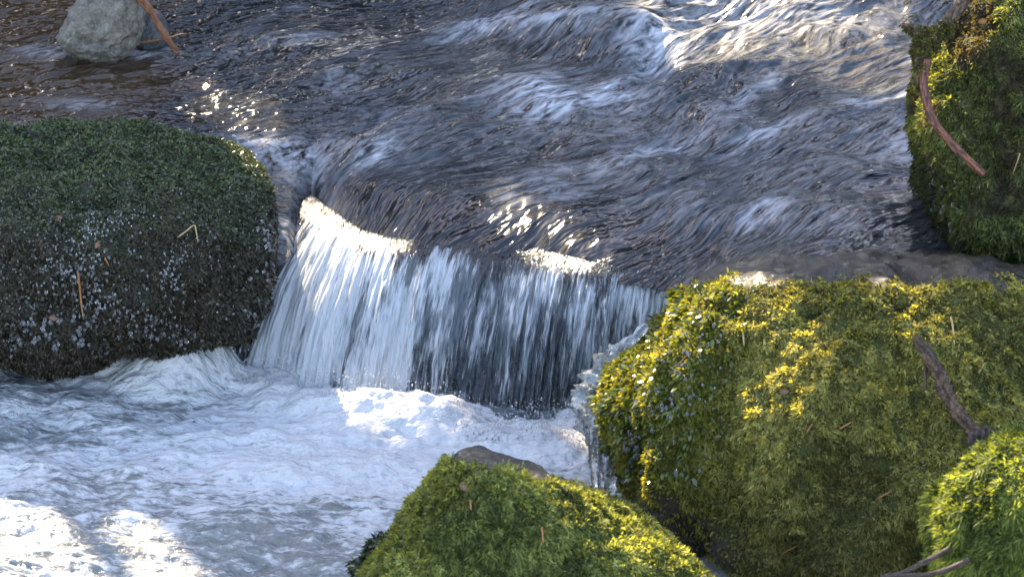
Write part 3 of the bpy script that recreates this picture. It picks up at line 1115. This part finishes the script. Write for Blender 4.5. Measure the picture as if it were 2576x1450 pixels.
def sunplane(P):
    P = np.asarray(P)
    return np.stack([P @ A1, P @ A2], -1)


from mathutils.bvhtree import BVHTree


def surf(P, F):
    return BVHTree.FromPolygons([tuple(v) for v in P], [tuple(int(q) for q in f) for f in F])


def gaps():
    """wanted sun spots, for which the unseen boughs are cut open (point, radius)"""
    g = []
    TR, TF, TC, TB = surf(P_r, F_r), surf(P_f, F_f), surf(P_c, F_c), surf(P_b, F_b)

    def on(tree, px, py, rad):
        hit = tree.ray_cast(Vector(CAM), Vector(ray(px, py)))
        if hit[0] is not None:
            g.append((np.array(hit[0]), rad))

    TL = surf(P_l, F_l)

    def z(px, py, zz, r):
        q = at_z(px, py, zz)
        if TL.ray_cast(Vector(q), Vector(SUNV))[0] is None:      # a place behind the dark boulder gets no sun anyway
            g.append((q, r))
    for px, py, r in ((1800, 10, .16), (1740, 60, .10), (1900, 50, .14), (1990, 90, .10), (2090, 60, .12), (2150, 110, .10), (2200, 150, .08), (1850, -40, .2), (2000, -40, .2), (2170, 190, .05)):
        g.append((on_stream(px, py), r))
    for px, py, r in ((530, 260, .035), (570, 275, .03), (640, 300, .035)):
        g.append((on_stream(px, py), r))
    for px, py, zz, r in ((800, 540, .26, .06), (790, 590, .24, .07), (850, 570, .26, .05), (760, 640, .21, .06), (830, 650, .21, .06), (870, 690, .19, .05), (930, 560, .27, .03),
                          (1310, 535, .27, .018), (1410, 575, .27, .022),
                          (1310, 650, .25, .012), (1405, 655, .25, .016), (1470, 690, .24, .018)):
        z(px, py, zz, r)
    for px, py, r in ((1800, 770, .05), (1880, 770, .05), (1950, 755, .03), (1840, 840, .05), (1770, 870, .05), (1650, 940, .05), (1740, 950, .06),
                      (1820, 940, .035), (1590, 990, .05), (1680, 1030, .05), (1770, 1060, .04), (1900, 1090, .03), (1960, 1120, .03), (1850, 1150, .03),
                      (1560, 930, .04), (1700, 820, .035), (1540, 1050, .05), (1560, 1120, .05), (2260, 735, .02), (2300, 740, .02), (1620, 1100, .05), (1700, 1130, .04)):
        on(TR, px, py, r)
    for k in np.linspace(0, 1, 11):
        on(TF, 1425 + 295 * k, 1268 + 180 * k, .016)
        on(TF, 1555 + 200 * k, 1302 + 150 * k, .022)
    for px, py, r in ((2450, 1200, .03), (2520, 1230, .035), (2560, 1290, .04), (2470, 1270, .04), (2440, 1330, .035), (2490, 1340, .04), (2540, 1390, .04), (2450, 1410, .04), (2500, 1440, .04)):
        on(TC, px, py, r)
    for k in np.linspace(0, 1, 9):
        z(-40 + 190 * k, 1180 + 240 * k, 0, .024 + .016 * k)
        z(-60 + 120 * k, 1340 + 150 * k, 0, .026)
        if k > 0.3:
            z(265 + 190 * k, 1250 + 205 * k, 0, .012 + .014 * k)
    for px, py, r in ((2420, 50, .05), (2470, 10, .05), (2360, 110, .03), (2400, 100, .04), (2560, 240, .04), (2540, 330, .04), (2345, 240, .03), (2400, 390, .025), (2500, 420, .03)):
        on(TB, px, py, r)
    return g


def build_forest():
    G = gaps()
    gc = sunplane(np.array([q[0] for q in G]))
    gr = np.array([q[1] for q in G])
    pos, size = [], []
    # loose foliage added in the sun's path to shade all but the wanted spots
    n = 120000
    corner = np.array([[-1.7, -1.7, 0], [1.7, -1.7, 0], [-1.7, 2.2, .4], [1.7, 2.2, .4], [-1.7, -1.7, .6], [1.7, 2.2, .7]])
    sp = sunplane(corner)
    lo, hi = sp.min(0) - .3, sp.max(0) + .3
    ab = lo + rng.random((n, 2)) * (hi - lo)
    dist = 6.0 + 3.5 * rng.random(n)
    sz = 0.010 + 0.055 * rng.random(n) ** 1.6
    dd = np.sqrt(((ab[:, None, :] - gc[None]) ** 2).sum(2)) - gr[None] - sz[:, None] * 1.05
    ok = dd.min(1) > 0
    ab, dist, sz = ab[ok], dist[ok], sz[ok]
    pos.append(ab[:, :1] * A1 + ab[:, 1:] * A2 + dist[:, None] * SUNV)
    size.append(sz)
    # crowns of the trees that stand behind
    trunks = []
    spots = [(-9, 7, 9), (-6.5, 10, 11), (-4.2, 9, 10), (-2.4, 12, 12), (-0.6, 10.5, 10), (1.4, 12, 11), (3.2, 9.5, 9), (5, 12, 11), (7, 9, 10),
             (9.5, 8, 10), (-12, 3, 10), (12, 4, 10), (-8, 14, 12), (0, 16, 13), (4, 17, 13), (-4, 17, 13), (8, 15, 12), (-11, 10, 11), (11, 11, 11)]
    for tx, ty, th in spots:
        m = 900
        k = rng.random(m) ** 0.7
        rad = (1 - k) * (1.5 + 0.4 * rng.random()) * np.sqrt(rng.random(m)) + 0.05
        an = rng.random(m) * 2 * math.pi
        q = np.stack([tx + rad * np.cos(an), ty + rad * np.sin(an), 1.2 + k * (th - 1.2) - rad * 0.25], 1)
        s2 = 0.14 + 0.14 * rng.random(m)
        # nothing of them hangs in the openings
        sp2 = sunplane(q)
        d2 = np.sqrt(((sp2[:, None, :] - gc[None]) ** 2).sum(2)) - gr[None] - s2[:, None]
        okk = d2.min(1) > 0
        pos.append(q[okk])
        size.append(s2[okk])
        if abs(math.degrees(math.atan2(tx, ty) - SUN_AZ)) > 9:
            trunks.append((tx, ty, th))
    P = np.concatenate(pos)
    S = np.concatenate(size)
    n = len(P)
    nrm = rng.normal(size=(n, 3)) * 0.55 + SUNV
    nrm /= np.linalg.norm(nrm, axis=1)[:, None]
    ta = np.cross(nrm, rng.normal(size=(n, 3)))
    ta /= np.linalg.norm(ta, axis=1)[:, None]
    tb = np.cross(nrm, ta)
    ang = np.linspace(0, 2 * math.pi, 7)[:-1]
    rr = S[:, None] * (0.55 + 0.65 * rng.random((n, 6)))
    V = P[:, None, :] + (rr * np.cos(ang))[..., None] * ta[:, None, :] + (rr * np.sin(ang))[..., None] * tb[:, None, :] * 0.8
    V[:, ::2] += (nrm * S[:, None] * 0.15)[:, None, :]
    V = V.reshape(-1, 3)
    i = np.arange(n)[:, None] * 6
    F = np.concatenate([i + np.array([0, 1, 2]), i + np.array([0, 2, 3]), i + np.array([0, 3, 4]), i + np.array([0, 4, 5])])
    o = mesh_obj('shading_canopy', V, F, M['crown'], smooth=False)
    tag(o, 'unseen dark conifer boughs upstream, shaped to shade the brook around its sun spots', 'forest', kind='stuff')
    tv, tf = [], []
    for tx, ty, th in trunks:
        b = len(tv)
        for r, zz in ((0.2, 0.0), (0.14, th * 0.5), (0.02, th)):
            for a in range(8):
                tv.append((tx + r * math.cos(a * math.pi / 4), ty + r * math.sin(a * math.pi / 4), zz))
        for l in range(2):
            for a in range(8):
                tf.append((b + l * 8 + a, b + l * 8 + (a + 1) % 8, b + l * 8 + 8 + (a + 1) % 8, b + l * 8 + 8 + a))
    o2 = mesh_obj('trunk', np.array(tv), np.array(tf), M['trunk'], parent=o)
    tag(o2, kind='stuff')


build_forest()

# ================================================================ ICE
def tube(points, radii, seg=10, lump=0.0, seed=1, cap=True):
    """a bent, tapering tube: verts, quad faces and flow coordinates"""
    pts = np.asarray(points, float)
    n = len(pts)
    g = np.random.default_rng(seed)
    tg = np.gradient(pts, axis=0)
    tg /= np.linalg.norm(tg, axis=1)[:, None] + 1e-9
    ref = np.array([0.3, 1.0, 0.1])
    a = np.cross(tg, ref)
    a /= np.linalg.norm(a, axis=1)[:, None] + 1e-9
    b = np.cross(tg, a)
    th = np.linspace(0, 2 * math.pi, seg + 1)[:-1]
    r = np.asarray(radii, float)[:, None] * np.ones((1, seg))
    if lump:
        q = np.stack([np.cos(th)[None] * 1.2 + np.zeros((n, 1)), np.sin(th)[None] * 1.2 + np.zeros((n, 1)), np.arange(n)[:, None] * 0.55 + np.zeros((1, seg))], 2).reshape(-1, 3)
        r = r * (1 + lump * fbm(q * [1, 1, 22.0 / max(n, 22)] + seed * 3.7, 3).reshape(n, seg) + 0.5 * lump * fbm(q * [2.2, 2.2, 1.3] + seed, 2).reshape(n, seg))
    V = pts[:, None, :] + (r * np.cos(th))[..., None] * a[:, None, :] + (r * np.sin(th))[..., None] * b[:, None, :]
    V = V.reshape(-1, 3)
    F = []
    for i in range(n - 1):
        for k in range(seg):
            F.append((i * seg + k, i * seg + (k + 1) % seg, (i + 1) * seg + (k + 1) % seg, (i + 1) * seg + k))
    ln = np.cumsum(np.concatenate([[0], np.linalg.norm(np.diff(pts, axis=0), axis=1)]))
    fl = np.stack([np.repeat(ln[:, None], seg, 1).ravel(), np.tile(th / 6.283, n) * 0.12, 0 * np.zeros(n * seg)], 1)
    tris = []
    if cap:
        m = len(V)
        V = np.concatenate([V, pts[:1] - tg[:1] * radii[0] * 0.3, pts[-1:] + tg[-1:] * radii[-1] * 0.3])
        fl = np.concatenate([fl, fl[:1], fl[-1:]])
        for k in range(seg):
            tris.append((m, (k + 1) % seg, k))
            tris.append((m + 1, (n - 1) * seg + k, (n - 1) * seg + (k + 1) % seg))
    return V, [np.array(F), np.array(tris)] if cap else [np.array(F)], fl


def spline(ctrl, n):
    c = np.asarray(ctrl, float)
    t = np.linspace(0, len(c) - 1, n)
    i = np.clip(t.astype(int), 0, len(c) - 2)
    f = (t - i)[:, None]
    p0, p1, p2, p3 = c[np.clip(i - 1, 0, None)], c[i], c[i + 1], c[np.clip(i + 2, None, len(c) - 1)]
    return 0.5 * ((2 * p1) + (-p0 + p2) * f + (2 * p0 - 5 * p1 + 4 * p2 - p3) * f ** 2 + (-p0 + 3 * p1 - 3 * p2 + p3) * f ** 3)


def px_path(lst, n):
    """list of (px, py, depth)"""
    return spline([at_depth(a, b, d) for a, b, d in lst], n)


ice = bpy.data.objects.new('ice_fringe', None)
COL.objects.link(ice)
ice.location = at_depth(1510, 1060, 6.6)
bpy.context.view_layer.update()
tag(ice, 'clear ice fringe with icicles frozen to the left edge of the biggest mossy boulder', 'ice')
pp = px_path([(1625, 815, 6.62), (1590, 855, 6.60), (1545, 895, 6.59), (1510, 930, 6.57), (1490, 975, 6.56), (1482, 1020, 6.55), (1488, 1065, 6.54), (1500, 1100, 6.54)], 44)
rr = np.interp(np.linspace(0, 1, 44), [0, .2, .45, .6, .75, .9, 1], [.005, .011, .020, .028, .026, .024, .014])
V, Fs, fl = tube(pp, rr, 18, 0.95, 3)
mesh_obj('ice_crust', V, Fs, M['ice'], parent=ice)
V, Fs, fl = tube(px_path([(1500, 1085, 6.54), (1530, 1095, 6.53), (1560, 1130, 6.53), (1572, 1165, 6.53)], 22), np.full(22, 0.014), 14, 0.5, 5)
mesh_obj('ice_lobe', V, Fs, M['ice'], parent=ice)
for k, (x0, y0, x1, y1, r) in enumerate(((1490, 1070, 1496, 1240, .0050), (1508, 1075, 1513, 1225, .0062), (1530, 1075, 1534, 1258, .0090), (1560, 1130, 1560, 1216, .0060),
                                          (1478, 1045, 1480, 1120, .005), (1547, 1105, 1548, 1190, .005))):
    n = 26
    t = np.linspace(0, 1, n)
    V, Fs, fl = tube(px_path([(x0, y0, 6.47), ((x0 + x1) / 2 + 1, (y0 + y1) / 2, 6.465), (x1, y1, 6.46)], n), r * (2.5 - 1.7 * t ** 1.3), 12, 0.35, 7 + k)
    mesh_obj('icicle', V, Fs, M['icicle'], parent=ice)


# ================================================================ STICKS
def stick(name, label, cat, path, radii, mat, n=90, lump=0.28, seed=1, group=None, twigs=()):
    p = px_path(path, n)
    r = np.interp(np.linspace(0, 1, n), np.linspace(0, 1, len(radii)), radii)
    V, Fs, fl = tube(p, r, 20, lump, seed)
    o = mesh_obj(name, V, Fs, mat, attrs={'flow': fl})
    tag(o, label, cat, group)
    for k, (tp, tr) in enumerate(twigs):
        q = px_path(tp, 16)
        V, Fs, fl = tube(q, np.interp(np.linspace(0, 1, 16), [0, 1], tr), 8, lump, seed + 5 + k)
        mesh_obj('side_twig', V, Fs, mat, parent=o, attrs={'flow': fl})
    return o


stick('branch', 'bare orange brown branch leaning into the water beside the pale grey boulder', 'branch',
      [(310, -60, 7.78), (345, -10, 7.78), (380, 30, 7.77), (402, 70, 7.76), (430, 110, 7.75), (448, 135, 7.75)], [.009, .010, .009, .008, .007, .006], M['orange_bark'], seed=3,
      twigs=[([(425, 100, 7.755), (400, 102, 7.75), (350, 108, 7.75)], (.004, .002)), ([(425, 98, 7.755), (450, 88, 7.76), (470, 86, 7.76)], (.003, .002))])
stick('stick', 'curved reddish brown stick lying against the upper right boulder', 'stick',
      [(2333, 150, 6.66), (2325, 195, 6.66), (2330, 250, 6.65), (2352, 310, 6.64), (2395, 362, 6.63), (2432, 398, 6.62), (2475, 438, 6.62)],
      [.0075, .0085, .008, .0078, .0075, .0072, .0065], M['red_bark'], n=150, lump=0.30, seed=8)
stub = stick('stub', 'broken mossy branch stub sticking out from the upper right boulder', 'branch',
      [(2440, -30, 6.78), (2405, 30, 6.74), (2370, 75, 6.70), (2345, 92, 6.68), (2310, 84, 6.67), (2272, 62, 6.66)], [.013, .012, .010, .013, .009, .003], M['brown_bark'], lump=0.45, seed=9,
      twigs=[([(2340, 95, 6.68), (2318, 135, 6.67), (2310, 200, 6.67), (2290, 245, 6.67)], (.020, .005))])
for part_ in [stub] + list(stub.children):
    Vq = np.array([v.co[:] for v in part_.data.vertices])
    Fq = np.array([list(f.vertices)[:3] for f in part_.data.polygons] + [[f.vertices[0], f.vertices[2], f.vertices[3]] for f in part_.data.polygons if len(f.vertices) == 4])
    Vm, Fs, cm = moss_blades(P=Vq, F=Fq, n=2600, colour=moss_colour((0.04, 0.045, 0.018), (0.12, 0.115, 0.035), (0.24, 0.22, 0.07), 9.0), length=0.006, width=0.003, seed=91,
                             mask=lambda mid, fn, qx, qy: sstep(40, 90, qy) * (0.3 + sstep(-0.1, 0.3, fbm(mid * 30, 2))), clump=30.0, face_min=-1.0)
    if part_ is stub:
        tag(mesh_obj('moss', Vm, Fs, M['moss'], parent=stub, attrs={'tint': cm}), kind='stuff')
    else:
        tag(mesh_obj('moss', Vm, Fs, M['moss'], parent=part_, attrs={'tint': cm}), kind='stuff')
stick('stick', 'rough brown stick half sunk in the moss of the biggest boulder', 'stick',
      [(2305, 848, 6.10), (2335, 895, 6.085), (2362, 945, 6.07), (2385, 1000, 6.05), (2420, 1050, 6.03), (2462, 1100, 6.01)], [.007, .010, .013, .012, .011, .012], M['brown_bark'], n=130, lump=0.55, seed=10,
      twigs=[([(2325, 890, 6.09), (2328, 930, 6.08), (2328, 980, 6.07)], (.004, .002))])
stick('bark_chunk', 'grey brown chunk of bark wedged between two mossy boulders', 'bark',
      [(2440, 1115, 5.99), (2470, 1098, 5.98), (2500, 1092, 5.98), (2520, 1080, 5.98)], [.009, .014, .012, .005], M['dark_bark'], lump=0.6, seed=12)
stick('twig', 'thin forked dark twig in the gap at the bottom right', 'twig',
      [(2215, 1452, 5.72), (2270, 1440, 5.72), (2330, 1410, 5.72), (2390, 1378, 5.72)], [.004, .004, .0045, .004], M['dark_bark'], seed=13,
      twigs=[([(2225, 1447, 5.72), (2310, 1446, 5.71), (2380, 1432, 5.70), (2440, 1405, 5.69)], (.004, .005))])


# ---- drops thrown up where the water lands
def build_spray():
    g = np.random.default_rng(77)
    D, F = ico(1)
    pts = []
    line = [(600, 935), (700, 955), (830, 1005), (960, 995), (1080, 1040), (1200, 1085), (1320, 1085), (1430, 1085), (1480, 1050)]
    lx, lyy = np.array(line).T
    m = 5200
    qx = lx[0] + (lx[-1] - lx[0]) * g.random(m)
    qy = np.interp(qx, lx, lyy)
    b = at_z(qx, qy, 0.0)
    b[:, 1] -= 0.02 + 0.05 * g.random(m)
    b[:, 2] += 0.012 + 0.07 * g.random(m) ** 3.0
    b[:, 0] += 0.02 * g.normal(size=m)
    pts.append(b)
    m = 900
    h = at_z(480 + 60 * g.normal(size=m), np.full(m, 925.0), 0.0)
    h[:, 1] += 0.03 * g.normal(size=m)
    h[:, 2] += 0.05 + 0.055 * g.random(m) ** 1.5
    pts.append(h)
    P = np.concatenate(pts)
    n = len(P)
    r = 0.0005 + 0.0015 * g.random(n) ** 3
    st = np.stack([np.ones(n), np.ones(n), 1 + 2.0 * g.random(n) ** 2], 1)
    V = (P[:, None, :] + D[None] * (r[:, None] * st)[:, None, :]).reshape(-1, 3)
    FF = (np.arange(n)[:, None, None] * len(D) + F[None]).reshape(-1, 3)
    o = mesh_obj('spray', V, FF, M['bead'])
    tag(o, 'fine white drops thrown up where the fall meets the pool', 'spray', kind='stuff')


build_spray()


# ================================================================ NEEDLES, STRAWS AND LEAF SCRAPS LYING ON THE MOSS
TREES = dict(left=surf(P_l, F_l), right=surf(P_r, F_r), front=surf(P_f, F_f), rear=surf(P_b, F_b))


def on_moss(which, px, py, lift):
    hit = TREES[which].ray_cast(Vector(CAM), Vector(ray(px, py)))
    p = np.array(hit[0]) if hit[0] is not None else at_depth(px, py, 6.4)
    d = CAM - p
    return p + d / np.linalg.norm(d) * lift


def litter(name, cat, label, which, pts, rad, mat, lift=0.010, group=None):
    p = spline([on_moss(which, a, b, lift) for a, b in pts], 10 if len(pts) < 3 else 14)
    n = len(p)
    V, Fs, fl = tube(p, rad * np.interp(np.linspace(0, 1, n), [0, 0.15, 0.8, 1], [0.6, 1, 0.9, 0.35]), 6, 0.3, 3)
    o = mesh_obj(name, V, Fs, mat, attrs={'flow': fl})
    tag(o, label, cat, group)


def scrap(label, which, px, py, w, h, rot, mat, lift=0.011):
    """a curled bit of dead leaf with its own thickness"""
    c = on_moss(which, px, py, lift)
    n = 9
    a = np.linspace(-1, 1, n)
    V = []
    for side in (1, -1):
        for u in a:
            half = h * (1 - abs(u) ** 1.6) + 0.0004
            for v in (-1, 0, 1):
                x = u * w
                y = v * half
                zz = 0.35 * w * u * u + 0.25 * h * abs(v) + 0.0004 * side
                X = x * math.cos(rot) - y * math.sin(rot)
                Y = x * math.sin(rot) + y * math.cos(rot)
                V.append(c + X * RGT + Y * UPV - zz * FWD)
    F = grid_faces(n, 3)
    m = n * 3
    edge = [(i * 3, (i + 1) * 3, (i + 1) * 3 + m, i * 3 + m) for i in range(n - 1)] + [(i * 3 + 2, i * 3 + 2 + m, (i + 1) * 3 + 2 + m, (i + 1) * 3 + 2) for i in range(n - 1)]
    tag(mesh_obj('leaf_scrap', np.array(V), np.concatenate([F, F[:, ::-1] + m, np.array(edge)]), mat), label, 'leaf')


GN = 'dead needles lying on the mossy boulders'
GS = 'dry straws lying on the boulders'
for lab, w, pts, rad in (
        ('long orange needle hanging upright low on the dark left boulder', 'left', [(196, 686), (203, 745), (210, 802)], .0026),
        ('short orange needle near the middle of the dark left boulder', 'left', [(264, 648), (274, 668)], .0016),
        ('long red brown needle slanting on the sunlit wet moss of the biggest boulder', 'right', [(1689, 938), (1735, 884)], .0018),
        ('brown needle lying along the top moss edge of the biggest boulder', 'right', [(2062, 722), (2112, 728)], .0018),
        ('brown needle in the middle of the biggest boulder, right one of two', 'right', [(2112, 1078), (2142, 1060)], .0018),
        ('brown needle in the middle of the biggest boulder, left one of two', 'right', [(2030, 1086), (2044, 1064)], .0016),
        ('orange brown needle low on the right half of the biggest boulder', 'right', [(2208, 1252), (2240, 1236)], .0018),
        ('pale brown needle near the bottom edge of the biggest boulder', 'right', [(1965, 1392), (2008, 1370)], .0016),
        ('upright brown needle right of the middle of the foreground boulder', 'front', [(1363, 1324), (1367, 1366)], .0016),
        ('small upright needle below the bare crown of the foreground boulder', 'front', [(1183, 1256), (1185, 1282)], .0014)):
    litter('pine_needle', 'pine needle', lab, w, pts, rad, M['needle'], 0.011, GN)
for lab, w, pts, rad in (
        ('bent pale straw, sharply kinked, on the right part of the dark left boulder', 'left', [(446, 597), (470, 580), (489, 566), (494, 585), (498, 608)], .0014),
        ('upright pale straw above the brown stick on the biggest boulder', 'right', [(2392, 796), (2398, 830), (2401, 866)], .0018),
        ('pale straw standing left of the brown stick on the biggest boulder', 'right', [(2326, 905), (2328, 950), (2330, 990)], .0018),
        ('short pale straw right of the brown stick on the biggest boulder', 'right', [(2476, 912), (2462, 938)], .0016),
        ('yellow straw at the top edge of the sunlit moss on the biggest boulder', 'right', [(1868, 832), (1872, 868)], .0016),
        ('dry straw at the right rim on the upper right boulder', 'rear', [(2566, 385), (2558, 410), (2548, 436)], .0014)):
    litter('straw', 'straw', lab, w, pts, rad, M['straw'], 0.011, GS)
scrap('reddish leaf scrap on the middle of the dark left boulder', 'left', 245, 615, .008, .005, 1.2, M['leaf'])
scrap('brown leaf scrap near the top left of the dark left boulder', 'left', 148, 548, .009, .006, 0.6, M['leaf'])
scrap('pale brown leaf scrap low in the left corner of the dark left boulder', 'left', 135, 800, .010, .005, -0.2, M['leaf'])
scrap('brown leaf scrap under the sunlit wet moss of the biggest boulder', 'right', 1972, 984, .009, .005, 0.1, M['leaf'])
scrap('orange leaf scrap in the soil patch on the upper right boulder', 'rear', 2472, 54, .010, .006, 0.3, M['needle'])
scrap('small brown leaf scrap at the left shoulder of the foreground boulder', 'front', 1166, 1224, .009, .005, -0.7, M['leaf'])
NT_ = sum(len(o.data.polygons) for o in SC.objects if o.type == 'MESH')
print('polygons', NT_)
